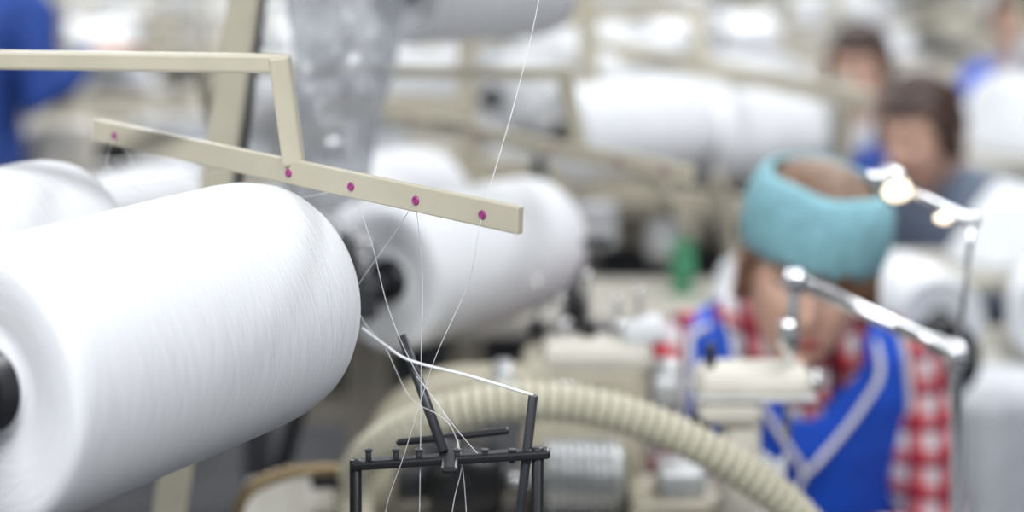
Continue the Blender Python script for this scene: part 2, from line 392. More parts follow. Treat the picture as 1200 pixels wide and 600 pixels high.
rear = [(.085, 2.98, 1.215), (.16, 3.22, 1.20), (.33, 3.14, 1.185), (-.04, 3.35, 1.24), (.10, 3.6, 1.25)]
for p in rear:
    b.cyl(Vector(p)-AX3*.05, Vector(p)+AX3*.2, .012, 'dark', 12); b.cyl(Vector(p)-AX3*.04, Vector((p[0], p[1], p[2]-.14))-AX3*.05, .01, 'dark', 10)
b.finish('thread_frame_stand')
for p in rear: cone(p, AX3, 1, 1.15)
# upper cone near the top centre
cone((-.135, 2.15, 1.515), (.75, .66, 0), .9, 1.1)
b = B(); b.cyl((-.19, 2.10, 1.515), (.02, 2.285, 1.515), .012, 'dark'); b.beam((-.195, 2.12, 1.53), (-.225, 1.72, 1.70), .018, .018, 'dark'); b.finish('cone_spindle_bracket')

# black thread-guide stand
b = B()
k0 = Vector((-.1175, 1.25, 1.197)); k1 = Vector((.028, 1.25, 1.206))
b.beam(k0, k1, .012, .0065, 'black'); b.beam(k0+Vector((.03, .04, .004)), k1+Vector((-.03, .04, .004)), .006, .005, 'black')
b.cyl(k0+Vector((.003, 0, .004)), (-.112, 1.25, .02), .0045, 'black', 12); b.cyl(k1+Vector((-.009, 0, .004)), (.012, 1.25, .02), .0045, 'black', 12)
b.beam((-.045, 1.22, 1.202), (-.045, 1.30, 1.204), .012, .005, 'black')
b.cyl((-.083, 1.29, 1.282), (-.050, 1.255, 1.205), .0038, 'dark', 12)
b.cyl((.0156, 1.25, 1.248), (.0015, 1.255, 1.12), .0036, 'dark', 12); b.cyl((.0015, 1.255, 1.13), (.006, 1.25, .02), .0036, 'dark', 12)
b.tube(catmull([(-.1125, 1.28, 1.290), (-.095, 1.28, 1.277), (-.075, 1.27, 1.268), (-.03, 1.26, 1.259), (.0156, 1.25, 1.248)]), .0011, 'tape', 8)
for i, x in enumerate((-.105, -.085, -.068, -.040, -.02, 0, .012)):
    b.cyl((x, 1.249, 1.199), (x, 1.249, 1.208), .0022, 'dark', 12); b.cyl((x, 1.249, 1.2075), (x, 1.249, 1.209), .003, 'dark', 12)
b.box((-.05, 1.26, .012), (.26, .16, .024), 'black'); b.finish('thread_guide_stand')

# threads
cu = bpy.data.curves.new('yarn_threads', 'CURVE'); cu.dimensions = '3D'; cu.bevel_depth = .00026; cu.bevel_resolution = 1
def th(pts, n=6):
    P = catmull(pts, n); sp = cu.splines.new('POLY'); sp.points.add(len(P)-1)
    for i, p in enumerate(P): sp.points[i].co = (*p, 1)
th([(.03, 1.3, 1.63), (.022, 1.26, 1.55), (.004, 1.21, 1.475), ey[4], (-.030, 1.185, 1.345), (-.055, 1.205, 1.285), (-.078, 1.23, 1.21), (-.092, 1.245, 1.165), (-.098, 1.25, 1.1)])
th([ey[3], (-.0645, 1.23, 1.34), (-.066, 1.24, 1.28), (-.067, 1.249, 1.21), (-.07, 1.25, 1.0)])
th([ey[3], (-.09, 1.26, 1.36), (-.113, 1.29, 1.325), (-.122, 1.30, 1.31)])
th([ey[2], (-.103, 1.25, 1.36), (-.09, 1.25, 1.31), (-.070, 1.25, 1.265), (-.042, 1.25, 1.225), (-.02, 1.249, 1.20)])
th([ey[0], (-.33, 1.40, 1.390), (-.27, 1.34, 1.376), (-.2, 1.32, 1.378), (-.14, 1.31, 1.387), (-.118, 1.32, 1.40), ey[2]])
th([(-.30, 1.38, 1.378), (-.318, 1.42, 1.398), ey[0]])
th([ey[1], (-.20, 1.36, 1.40), (-.26, 1.40, 1.385), (-.33, 1.44, 1.37), (-.38, 1.45, 1.36)])
th([(-.13, 1.32, 1.34), (-.115, 1.29, 1.298), (-.095, 1.28, 1.275), (-.075, 1.27, 1.24), (-.04, 1.25, 1.215), (-.03, 1.25, 1.1)])
th([(-.07, 1.25, 1.262), (-.05, 1.25, 1.235), (-.037, 1.25, 1.20), (-.045, 1.25, 1.15), (-.05, 1.25, 1.0)])
tm = mat('white_thread', (.85, .86, .88), .6); cu.materials.append(tm)
to = bpy.data.objects.new('yarn_threads', cu); COL.objects.link(to)

# ------------------------------------------------------------------ main work table with machine
b = B()
b.box((-.02, 1.96, .885), (.62, .34, .03), 'tabletop', bev=.008)
for x in (-.30, .26):
    b.beam((x, 1.83, .88), (x, 1.83, 0), .035, .035, 'beige_d'); b.beam((x, 2.09, .88), (x, 2.09, 0), .035, .035, 'beige_d')
b.beam((-.30, 1.83, .2), (.26, 1.83, .2), .03, .03, 'beige_d')
b.finish('machine_table')
# motor
b = B()
b.lathe([(.02, 0), (.040, .002), (.046, .01), (.046, .05), (.042, .055), (.042, .08), (.02, .085)], (-.095, 1.92, .960), (1, .1, 0), 'black', 28)
b.cyl((-.01, 1.93, .96), (.04, 1.935, .962), .012, 'steel')
for i in range(9): b.cyl((.04+i*.009, 1.935, .962), (.0455+i*.009, 1.935, .962), .044, 'grey', 28)
b.cyl((.035, 1.935, .962), (.125, 1.935, .962), .039, 'grey', 28)
b.box((.02, 1.93, .909), (.2, .08, .018), 'dark'); b.cyl((-.13, 1.915, .96), (-.095, 1.92, .96), .018, 'dark')
b.finish('electric_motor')
# sewing machine with curved beige casting
b = B()
b.tube(catmull([(-.155, 2.0, .91), (-.15, 2.0, .975), (-.125, 2.0, 1.02), (-.08, 2.0, 1.045), (-.03, 2.0, 1.05), (.03, 2.0, 1.05)]), [.026]*10+[.024]*20+[.024]*11, 'beige', 20)
b.box((.085, 2.03, 1.0), (.15, .1, .17), 'beige', bev=.02); b.box((.10, 2.01, 1.085), (.13, .07, .035), 'cream', bev=.014)
b.cyl((.0, 1.99, 1.045), (-.02, 1.99, 1.045), .036, 'grey', 28); b.cyl((.165, 2.03, 1.04), (.20, 2.03, 1.04), .032, 'grey', 24)
b.box((.185, 1.93, .925), (.11, .12, .055), 'beige', bev=.012); b.box((.19, 1.93, .965), (.05, .07, .03), 'grey')
for i, (x, hgt) in enumerate(((.03, .07), (.06, .05), (.09, .08), (.125, .05), (.15, .06))):
    b.cyl((x, 2.02, 1.09), (x, 2.02, 1.10+hgt), .003, 'steel', 8); b.cyl((x, 2.02, 1.10), (x, 2.02, 1.12), .011, 'steel' if i % 2 else 'black', 14)
b.cyl((.135, 2.0, 1.105), (.175, 1.99, 1.12), .017, 'white_c', 18)
b.cyl((.06, 1.97, 1.05), (.06, 1.955, 1.05), .014, 'steel', 18); b.cyl((.10, 1.97, 1.04), (.10, 1.955, 1.04), .014, 'black', 18)
b.box((-.02, 2.02, .905), (.42, .12, .02), 'beige_d')
b.finish('overlock_sewing_machine')
# linking machine head on column
b = B()
b.box((.262, 1.86, 1.092), (.125, .07, .036), 'cream', bev=.014); b.box((.235, 1.86, 1.066), (.07, .06, .03), 'cream', bev=.01)
b.box((.262, 1.86, 1.081), (.13, .072, .006), 'grey', bev=.002)
b.box((.25, 1.87, .985), (.042, .05, .17), 'cream', bev=.012); b.box((.25, 1.88, .91), (.09, .10, .03), 'cream', bev=.01)
b.cyl((.325, 1.86, 1.092), (.335, 1.86, 1.092), .013, 'steel'); b.cyl((.30, 1.86, 1.075), (.30, 1.86, 1.03), .004, 'steel', 10)
b.cyl((.215, 1.85, 1.11), (.215, 1.85, 1.135), .006, 'black', 12); b.cyl((.205, 1.845, 1.04), (.205, 1.845, 1.06), .012, 'black', 12)
b.box((.30, 1.87, .915), (.12, .035, .025), 'steel', bev=.006)
b.finish('linking_machine')
# hose (corrugated: wide ridges, darker grooves)
hp = catmull([(-.175, 1.90, .915), (-.172, 1.87, .98), (-.142, 1.80, 1.038), (-.0875, 1.76, 1.079), (-.009, 1.75, 1.100), (.07, 1.75, 1.097), (.149, 1.75, 1.075), (.219, 1.75, 1.040), (.285, 1.76, .990), (.325, 1.77, .93), (.335, 1.77, .84), (.32, 1.80, .7), (.30, 1.85, .4), (.29, 1.9, .02)], 32)
cl = [0]
for i in range(1, len(hp)): cl.append(cl[-1]+(hp[i]-hp[i-1]).length)
RP = .0125; N = int(cl[-1]/RP*6); hq = []; j = 0
for i in range(N+1):
    t = cl[-1]*i/N
    while j < len(cl)-2 and cl[j+1] < t: j += 1
    hq.append(hp[j].lerp(hp[j+1], min(1, (t-cl[j])/max(1e-9, cl[j+1]-cl[j]))))
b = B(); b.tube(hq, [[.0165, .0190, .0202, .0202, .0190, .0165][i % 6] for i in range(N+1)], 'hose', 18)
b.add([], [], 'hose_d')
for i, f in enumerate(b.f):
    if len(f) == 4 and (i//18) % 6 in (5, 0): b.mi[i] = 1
b.finish('ribbed_suction_hose')
# brass bent tube
b = B(); b.tube(catmull([(-.30, 1.86, .9), (-.295, 1.85, .96), (-.27, 1.85, .985), (-.22, 1.86, .995), (-.17, 1.88, .985)]), .007, 'brass', 12)
b.box((-.19, 1.87, .98), (.06, .02, .015), 'black'); b.beam((-.19, 1.88, .98), (-.19, 1.90, .90), .012, .012, 'dark'); b.finish('thread_bracket')
# small jars / spools
for i, (x, y, c) in enumerate([(-.06, 2.69, 'white_c'), (-.01, 2.73, 'red'), (.04, 2.69, 'white_c'), (.28, 2.80, 'green')]):
    b = B(); b.lathe([(.022, 0), (.024, .004), (.012, .01), (.02, .02), (.021, .06), (.012, .07), (.022, .076), (.022, .08), (.004, .081)], (x, y, .981), (0, 0, 1), c, 20); b.finish('thread_spool')
b = B(); b.heap((.38, 2.75, .981), .06, .07, .07, 'white_c', 9); b.finish('knitwear_pile')
b = B(); b.box((.10, 2.77, .965), (.72, .3, .03), 'tabletop')
for x in (-.24, .42):
    for y in (2.65, 2.89): b.beam((x, y, .96), (x, y, 0), .03, .03, 'beige_d')
b.box((.10, 2.77, .4), (.66, .24, .02), 'beige_d'); b.finish('spool_shelf')
# dark spindle post beside the machine
b = B()
b.cyl((.085, 2.25, .02), (.085, 2.25, 1.18), .007, 'black'); b.cyl((.085, 2.25, 1.06), (.085, 2.25, 1.10), .018, 'black'); b.beam((.04, 2.25, 1.17), (.13, 2.25, 1.17), .01, .01, 'dark')
b.cyl((.085, 2.25, 0), (.085, 2.25, .03), .09, 'dark'); b.finish('thread_post')

# chrome lamp arm and stand
b = B()
J = Vector((.456, 1.75, 1.150)); E = Vector((.306, 1.85, 1.204))
b.cyl((.45, 1.75, .02), J+Vector((0, 0, .012)), .0065, 'chrome', 20)
b.cyl(J, E, .0078, 'chrome', 20)
b.sph(J, .0145, 'chrome'); b.cyl(J-Vector((.0, .022, 0)), J+Vector((0, .018, 0)), .011, 'chrome')
for i in range(5):
    t = .05+i*.022; c = J.lerp(E, t); c2 = J.lerp(E, t+.012); b.cyl(c, c2, .0115, 'steel', 16)
b.sph(E, .013, 'chrome'); b.cyl(E-Vector((0, .02, 0)), E+Vector((0, .018, 0)), .0115, 'chrome')
b.cyl(E, (.300, 1.855, 1.105), .0062, 'chrome'); b.cyl((.301, 1.855, 1.16), (.3005, 1.855, 1.13), .010, 'chrome', r2=.013)
b.cyl(J, (.4725, 1.75, 1.285), .0028, 'chrome', 12); b.sph((.4725, 1.75, 1.287), .008, 'chrome')
b.cyl((.4725, 1.75, 1.287), (.385, 1.85, 1.32), .0045, 'chrome', 14)
b.lathe([(.004, 0), (.014, .004), (.018, .02), (.019, .035), (.015, .036)], (.402, 1.83, 1.322), (.1, -.95, -.35), 'chrome', 20)
b.sph((.405, 1.797, 1.310), (.016, .010, .012), 'warmlamp', 16)
b.sph((.445, 1.755, 1.288), (.011, .006, .006), 'warmlamp', 14); b.cyl((.4725, 1.75, 1.287), (.450, 1.755, 1.289), .007, 'chrome')
b.lathe([(.11, 0), (.11, .012), (.02, .03), (.01, .05)], (.45, 1.75, 0), (0, 0, 1), 'dark', 32)
b.finish('chrome_task_lamp')

# ------------------------------------------------------------------ people
def hand_mesh():
    b = B()
    def ell(p, w, h): return [Vector((p[0]+w*math.cos(a), p[1], p[2]+h*math.sin(a))) for a in [2*math.pi*k/20 for k in range(20)]]
    b.loft([ell((0, -.03, 0), .024, .018), ell((0, 0, 0), .026, .018), ell((0, .03, 0), .036, .017), ell((0, .065, -.001), .041, .015), ell((0, .088, -.003), .039, .012), ell((0, .097, -.004), .030, .007)], 'skin')
    for x, L, r, c in ((-.029, .066, .0088, .5), (-.010, .075, .009, .42), (.010, .070, .0088, .5), (.029, .055, .0078, .6)):
        p = Vector((x, .078, -.002)); pts = [p]; a = .1; ls = [.012, L*.45, L*.3, L*.25]; rr = [r*1.05]
        for i, l in enumerate(ls):
            p = p+Vector((x*.08*(l/.03), math.cos(a)*l, -math.sin(a)*l)); pts.append(p); a += c*(1.0 if i else .5); rr.append(r*(1-.1*i))
        b.tube(pts, rr, 'skin', 12, True)
    b.tube([(-.024, .015, -.004), (-.043, .040, -.010), (-.054, .066, -.018), (-.052, .088, -.028)], [.014, .0125, .0105, .0085], 'skin', 12, True)
    ob = bpy.data.objects.new('t', b.mesh('t')); COL.objects.link(ob); remesh(ob, .0028, 2); me = ob.data; bpy.data.objects.remove(ob); me.name = 'hand'
    me.materials.clear(); me.materials.append(M['skin']); return me
HM = hand_mesh()

a_, b_, c_ = .078, .098, .120
def headfn(n):
    x, y, z = n.x*a_, n.y*b_, n.z*c_
    t = max(0, -n.z)
    x *= 1-.30*t*t
    if n.y > 0: y *= 1-.42*t
    else: y -= .034*t**2*min(1, max(0, -n.y)*2+.3*t) * (1-t**8*.3)
    ax = abs(x); fr_ = 1 if n.y < -.2 else 0
    g = lambda u, v, su, sv: math.exp(-(u/su)**2-(v/sv)**2)
    if fr_:
        nz = z+.022
        y -= .028*g(x, nz+.006, .0105, .017 if nz < -.006 else .026)
        y -= .006*g(ax-.012, z+.034, .007, .008)
        y += .013*g(ax-.031, z-.006, .017, .013)
        y -= .006*g(ax-.028, z-.029, .024, .009)
        y -= .006*g(x, z+.057, .020, .0055)+.006*g(x, z+.069, .017, .006)
        y += .005*g(x, z+.081, .02, .006)
        y -= .007*g(x, z+.100, .022, .014)
        y -= .004*g(ax-.042, z+.025, .018, .022)
    return Vector((x, y, z))

def make_head(parent, loc, pitch, yaw, roll, hair='hair', style='bun', band=False, skin='skin'):
    h = empty('head', loc); h.parent = parent
    h.rotation_mode = 'QUATERNION'
    h.rotation_quaternion = (Matrix.Rotation(yaw, 3, 'Z') @ Matrix.Rotation(pitch, 3, 'X') @ Matrix.Rotation(roll, 3, 'Y')).to_quaternion()
    b = B(); NS, NR = 72, 54; rings = []
    for i in range(1, NR):
        t = math.pi*i/NR; rings.append([headfn(Vector((math.sin(t)*math.cos(a), math.sin(t)*math.sin(a), -math.cos(t)))) for a in [2*math.pi*k/NS for k in range(NS)]])
    b.loft(rings, skin)
    b.add([], [], 'lips')
    for i, f in enumerate(b.f):
        if len(f) == 4:
            c = sum((b.v[j] for j in f), Vector())/4
            if c.y < -.07 and abs(c.x) < .026-.5*abs(c.z+.063) and -.077 < c.z < -.051: b.mi[i] = b.mats.index(M['lips'])
    for s in (-1, 1):
        ec = Vector((s*.031, -.0745, .005))
        b.sph(ec, .0125, 'eye_w', 20); b.sph(ec+Vector((0, -.0085, -.0035)), .0055, 'iris', 14)
        b.sph(ec+Vector((0, .0002, .0015)), (.0145, .0132, .0130), skin, 20, fn=lambda q: Vector((q.x, q.y, max(q.z, -.001))))
        b.tube(catmull([ec+Vector((-.013, -.007, .000)), ec+Vector((-.006, -.0122, -.0012)), ec+Vector((.006, -.0122, -.0012)), ec+Vector((.013, -.007, .000))], 4), .0018, 'iris', 6)
        b.tube(catmull([(s*.014, -.099, .023), (s*.028, -.0985, .028), (s*.046, -.086, .024)], 5), .0032, hair, 8)
        R = Matrix.Rotation(s*.35, 3, 'Z')
        b.sph((s*.0775, .008, -.012), (.007, .018, .030), skin, 18, rot=R); b.torus((s*.083, .008, -.008), (1, -.35, 0), .017, .004, skin)
    b.finish('face', h)
    # hair shell
    b = B(); keepf = []; vv = []
    for i in range(1, NR):
        t = math.pi*i/NR
        for k in range(NS):
            a = 2*math.pi*k/NS; n = Vector((math.sin(t)*math.cos(a), math.sin(t)*math.sin(a), -math.cos(t)))
            p = headfn(n); o = Vector((n.x*a_, n.y*b_, n.z*c_))
            w = .012+.004*noise.noise(Vector((n.x*9, n.y*9, n.z*2)))
            if n.z > .3: p = p.lerp(o, .6)
            p = p+n*w; vv.append((p, n))
    for i in range(NR-2):
        for k in range(NS):
            q = [i*NS+k, i*NS+(k+1) % NS, (i+1)*NS+(k+1) % NS, (i+1)*NS+k]
            n = vv[q[0]][1]; hl = .42+.08*noise.noise(Vector((n.x*12, 3, 0)))
            if style == 'fringe': hl = .20+.12*noise.noise(Vector((n.x*14, 1, 0)))-(.45*n.x if n.x > 0 else .05*abs(n.x))
            face = n.y < -.30 and n.z < hl and not (abs(n.x) > (.88 if style == 'fringe' else .82) and n.z > -.4)
            if face or n.z < -.5 or (n.y < .1 and n.z < -.25): continue
            keepf.append(q)
    used = sorted({i for q in keepf for i in q}); mp = {u: j for j, u in enumerate(used)}
    b.add([vv[u][0] for u in used], [[mp[i] for i in q] for q in keepf], hair)
    b.sph((0, .115, .035), (.036, .03, .034), hair, 20)
    for s in (-1, 1):
        for j in range(5):
            o_ = .004 if style != 'fringe' else .006
            b.tube(catmull([(s*(.064+.003*j), -.062+.014*j, .045), (s*(.078+o_), -.050+.016*j, .0), (s*(.078+o_), -.043+.016*j, -.04-.006*j)], 6), [.0055-.0002*i for i in range(13)], hair, 8, True)
    o = b.finish('hair', h); md = o.modifiers.new('s', 'SOLIDIFY'); md.thickness = .005
    if band:
        b = B(); rings = []
        for (z, e) in ((.022, -.006), (.024, .002), (.045, .007), (.070, .008), (.095, .004), (.114, -.006), (.123, -.017)):
            rings.append([Vector(((.088+e)*math.cos(a), (.108+e)*math.sin(a)+.002, z+.002*math.sin(5*a))) for a in [2*math.pi*k/64 for k in range(64)]])
        b.loft(rings, 'teal', caps=False); o = b.finish('headband', h); md = o.modifiers.new('s', 'SOLIDIFY'); md.thickness = .006
        b = B(); b.sph((0, .004, .085), (.076, .094, .054), hair, 32, fn=lambda q: q*(1+.04*noise.noise(q*40))); b.finish('crown_hair', h)
    return h

def torso_rings(dz, girth=1):
    T = [(.46, 0, .15, .10), (.50, 0, .18, .125), (.56, 0, .182, .128), (.64, -.004, .165, .118), (.72, -.012, .148, .104), (.80, -.028, .152, .110), (.88, -.046, .165, .120), (.94, -.058, .176, .116), (.985, -.068, .175, .098), (1.02, -.077, .145, .080), (1.045, -.086, .098, .066), (1.065, -.095, .062, .057), (1.10, -.115, .052, .054), (1.14, -.14, .050, .052)]
    return [(z+dz, y, rx*girth, ry*girth) for z, y, rx, ry in T]
def interp(T, z):
    for i in range(len(T)-1):
        if T[i][0] <= z <= T[i+1][0]:
            f = (z-T[i][0])/(T[i+1][0]-T[i][0]); f = f*f*(3-2*f)*.3+f*.7
            return [T[i][k]*(1-f)+T[i+1][k]*f for k in range(4)]
    return T[-1]
def surf(T, z, th_, off):
    _, y, rx, ry = interp(T, z); return Vector(((rx+off)*math.cos(th_), y+(ry+off)*math.sin(th_), z))

def person(name, loc, rz, shirt='plaid', vest=None, head=(0, -.19, 1.20), pitch=.45, yaw=0, roll=0, hair='hair', style='bun', band=False,
           arms=None, standing=False, hs=1.06, collar=True, cord=False, lift=0):
    e = empty(name, (loc[0], loc[1], loc[2]+lift), rz); dz = .40 if standing else 0; T = torso_rings(dz)
    b = B()
    b.loft([[surf(T, t[0], 2*math.pi*k/40, 0) for k in range(40)] for t in T], shirt)
    arms = arms or [[(.16, -.075, .985), (.20, -.11, .74), (.10, -.34, .84)], [(-.16, -.075, .985), (-.20, -.11, .74), (-.10, -.34, .84)]]
    for A in arms:
        A = [Vector(p)+Vector((0, 0, dz)) for p in A]; c = Vector((A[0].x*.45, A[0].y, A[0].z))
        m1 = A[0].lerp(A[1], .5); m2 = A[1].lerp(A[2], .5)
        b.tube([c, A[0].lerp(c, .25), A[0]+Vector((0, 0, -.02)), m1, A[1], m2, A[2]], [.055, .056, .056, .050, .044, .040, .029], shirt, 20, True)
    ob = b.finish('shirt_body', e); remesh(ob, .009, 4)
    ob.data.materials.clear(); ob.data.materials.append(M[shirt]); ob.data.materials.append(M['skin'])
    for p in ob.data.polygons:
        if p.center.z > 1.062+dz and abs(p.center.x) < .07: p.material_index = 1
        if p.center.z > .99+dz and abs(p.center.x) < (p.center.z-dz-.99)*.8 and p.center.y < -.09: p.material_index = 1
    b = B()
    b.loft([[surf(T, z+dz, 2*math.pi*k/40, .006) for k in range(40)] for z in (.455, .47, .50, .54, .58, .62)], 'denim')
    for s in (-1, 1):
        if standing: P = [(s*.085, 0, .90), (s*.09, -.005, .72), (s*.09, -.01, .50), (s*.09, .01, .30), (s*.09, .02, .09)]
        else: P = [(s*.085, 0, .545), (s*.10, -.16, .56), (s*.11, -.40, .555), (s*.11, -.41, .32-lift/2), (s*.11, -.38, .09-lift)]
        b.tube(P, [.085, .082, .062, .052, .038], 'denim', 20, True)
    ob = b.finish('trousers', e); remesh(ob, .012, 4); ob.data.materials.clear(); ob.data.materials.append(M['denim'])
    b = B()
    for s in (-1, 1):
        y = .02 if standing else -.38
        b.loft([[Vector((s*(.10)+w*math.cos(a), y+yy+.001*math.sin(a), hh+hh*.95*math.sin(a)-lift)) for a in [2*math.pi*k/16 for k in range(16)]] for yy, w, hh in ((.06, .02, .02), (.05, .032, .035), (0, .036, .045), (-.06, .042, .032), (-.13, .044, .024), (-.17, .03, .018), (-.18, .012, .01))], 'shoe')
    b.finish('shoes', e)
    for A in arms:
        w = Vector(A[2])+Vector((0, 0, dz)); d = (Vector(A[2])-Vector(A[1])).normalized()
        d = (d+Vector((0, -.4, -.35))).normalized(); o = bpy.data.objects.new('hand', HM); COL.objects.link(o); o.parent = e
        sd = d.cross(Vector((0, 0, 1))).normalized(); u = sd.cross(d)
        Mx = Matrix((sd, d, u)).transposed()
        o.rotation_mode = 'QUATERNION'; o.rotation_quaternion = Mx.to_quaternion(); o.location = w+d*.02
        inward = Vector((-A[0][0], 0, 0)).dot(sd)
        o.scale = (-1 if inward > 0 else 1, 1, 1)
    if vest:
        b = B(); NZ, NT = 90, 96; z0 = (.50 if standing else .56)+dz; z1 = 1.050+dz; g = [[surf(T, z0+(z1-z0)*i/NZ, 2*math.pi*k/NT, .013) for k in range(NT)] for i in range(NZ+1)]
        vs = [p for r in g for p in r]; fs = []
        for i in range(NZ):
            for k in range(NT):
                q = [i*NT+k, i*NT+(k+1) % NT, (i+1)*NT+(k+1) % NT, (i+1)*NT+k]; c = sum((vs[j] for j in q), Vector())/4; z = c.z-dz; ax = abs(c.x)
                if z > .84 and ax > .158-(z-.84)*.10: continue
                if c.y < -.07 and z > .925 and ax < .015+(z-.925)*.75: continue
                if z > 1.0 and ax < .075: continue
                fs.append(q)
        used = sorted({i for q in fs for i in q}); mp = {u: j for j, u in enumerate(used)}
        b.add([vs[u] for u in used], [[mp[i] for i in q] for q in fs], vest)
        o = b.finish('apron', e); md = o.modifiers.new('s', 'SOLIDIFY'); md.thickness = .004
        b = B()
        for s in (-1, 1):
            pts = []
            for i in range(20):
                z = .80+dz+.235*i/19; _, y, rx, ry = interp(T, z); x = min(.158-max(0, (z-dz-.84))*.10, rx*.97)
                pts.append(Vector((s*x, y-(ry+.015)*math.sqrt(max(0, 1-(x/(rx+.013))**2))-.002, z)))
            b.tube(pts, .0050, 'tape', 8)
        b.finish('apron_piping', e)
    if collar:
        b = B(); rows = []
        for j, (r, z, o_) in enumerate(((.062, 1.062, 0), (.066, 1.080, 0), (.082, 1.062, 0), (.104, 1.034, 1))):
            row = []
            for k in range(41):
                a = -math.pi/2+.42+(2*math.pi-.84)*k/40; ed = max(0, 1-min(k, 40-k)/7)
                row.append(Vector((r*math.cos(a)*(1+.10*ed*o_), -.098+(r*.95+ed*.014*o_)*math.sin(a), z+dz-.040*ed*o_-.012*ed-(.010 if math.sin(a) < -.5 and j == 3 else 0))))
            rows.append(row)
        b.loft(rows, shirt, caps=False, closed=False); o = b.finish('collar', e); md = o.modifiers.new('s', 'SOLIDIFY'); md.thickness = .004
    if cord:
        b = B(); F = lambda x, z: (x, interp(T, z+dz)[1]-interp(T, z+dz)[3]*math.sqrt(max(0, 1-(x/interp(T, z+dz)[2])**2))-.024, z+dz)
        b.tube(catmull([(-.05, -.03, 1.085+dz), (-.085, -.09, 1.06+dz), F(-.085, 1.0), F(-.06, .95), F(-.015, .88), F(.0, .86), F(.02, .88), F(.07, .94), F(.10, .99), (.09, -.09, 1.06+dz), (.05, -.03, 1.085+dz)]), .0042, 'tape', 10)
        b.tube(catmull([F(.0, .86), F(-.02, .80), F(-.03, .74)]), .004, 'tape', 10); b.finish('neck_cord', e)
    h = make_head(e, Vector(head)+Vector((0, 0, dz)), pitch, yaw, roll, hair, style, band); h.scale = (hs, hs, hs)
    return e
def stool(x, y, lift=0):
    b = B(); b.cyl((x, y, .425+lift), (x, y, .462+lift), .17, 'dark', 36); b.cyl((x, y, .06), (x, y, .43+lift), .022, 'grey')
    for i in range(5):
        a = 2*math.pi*i/5; b.beam((x, y, .08), (x+.24*math.cos(a), y+.24*math.sin(a), .05), .03, .025, 'dark'); b.sph((x+.24*math.cos(a), y+.24*math.sin(a), .025), .024, 'black', 14)
    b.finish('stool')

person('seamstress', (.362, 2.36, 0), math.radians(4), 'plaid', 'blue', head=(-.008, -.225, 1.128), pitch=.14, yaw=-.20, roll=.19, style='fringe', band=True,
       arms=[[(.158, -.075, .98), (.19, -.13, .73), (.035, -.35, .83)], [(-.158, -.075, .985), (-.20, -.13, .74), (-.075, -.36, .84)]], hs=.98, cord=True, lift=.03)
stool(.362, 2.36, .03)
# knitted piece she is sewing
b = B(); rows = []
for i in range(16):
    x = .235+.07*i/15; row = []
    for j in range(24):
        t = j/23; row.append(Vector((x+.004*math.sin(9*t+i)+.02*t, 1.925+.03*t-.012*math.sin(t*8+i*.7)*t, .99-.41*t+.006*math.sin(i*1.3))))
    rows.append(row)
b.loft(rows, 'white_c', caps=False, closed=False); o = b.finish('knitted_fabric_piece'); md = o.modifiers.new('s', 'SOLIDIFY'); md.thickness = .004

person('factory_worker', (.985, 3.80, 0), math.radians(-35), 'bluegrey', None, pitch=.25, yaw=-.2, head=(0, -.19, 1.14), hair='hair_d', style='bun', collar=False, hs=1.0); stool(.985, 3.80)
person('factory_worker', (1.06, 5.0, 0), math.radians(-25), 'white_c', 'blue', pitch=.2, head=(0, -.17, 1.17), hair='hair_d', style='bun', collar=False); stool(1.06, 5.0)
person('factory_worker', (1.93, 6.5, 0), math.radians(-20), 'blue', None, pitch=.2, head=(0, -.17, 1.22), hair='hair_d', style='bun', collar=False); stool(1.93, 6.5)
person('factory_worker', (-1.29, 4.0, 0), math.radians(150), 'navy', None, pitch=.3, head=(0, -.17, 1.22), hair='hair', style='bun', collar=False, standing=True,
       arms=[[(.16, -.075, .985), (.20, -.10, .74), (.15, -.30, .80)], [(-.16, -.075, .985), (-.23, -.02, .76), (-.25, -.15, .86)]])

# ------------------------------------------------------------------ right-hand tables with goods
def table(x, y, w, d, z, m='tabletop', name='work_table', cloth=None):
    b = B(); b.box((x, y, z-.015), (w, d, .03), m, bev=.006)
    for sx in (-1, 1):
        for sy in (-1, 1): b.beam((x+sx*(w/2-.04), y+sy*(d/2-.04), z-.02), (x+sx*(w/2-.04), y+sy*(d/2-.04), 0), .035, .035, 'beige_d')
    b.box((x, y, .25), (w-.08, d-.08, .02), 'beige_d')
    if cloth:
        rows = []
        for i in range(40):
            xx = x-w/2+w*i/39; r = []
            for j in range(16):
                t = j/15
                r.append(Vector((xx, y-d/2-.006-.06*t*(1+math.sin(i*.9))*.5+(.12*(1-t*5) if t < .2 else 0), (z+.004) if t < .2 else z+.004-.7*(t-.2))))
            rows.append(r)
        b.loft(rows, cloth, caps=False, closed=False)
    return b.finish(name)
table(.98, 2.80, .60, .40, .88, cloth='grey_c')
cone((.675, 2.68, .958), (-.15, .98, 0), .88); cone((.86, 2.70, .958), (.3, .95, 0), .88)
b = B(); b.heap((.99, 3.13, .96), .22, .09, .14, 'white_c', 3); b.finish('knitwear_pile'); table(.98, 3.14, .6, .24, .96)
b = B(); b.heap((1.04, 2.78, .885), .11, .12, .18, mat('blue_white_film', (.35, .5, .7), .35, var=.6, scale=9, bump=.4), 8); b.finish('packaged_goods_bag')
b = B(); b.heap((1.42, 4.38, 1.0), .31, .25, .22, 'white_c', 1); b.finish('knitwear_pile'); table(1.45, 4.38, .7, .56, 1.0)
b = B(); b.heap((1.38, 3.42, .95), .28, .08, .06, 'bluegrey', 5); b.finish('folded_garments'); table(1.38, 3.42, .7, .22, .95)
b = B(); b.heap((.58, 3.38, 1.05), .07, .07, .10, 'teal', 6); b.finish('teal_knit_pile'); table(.58, 3.38, .2, .2, 1.05)
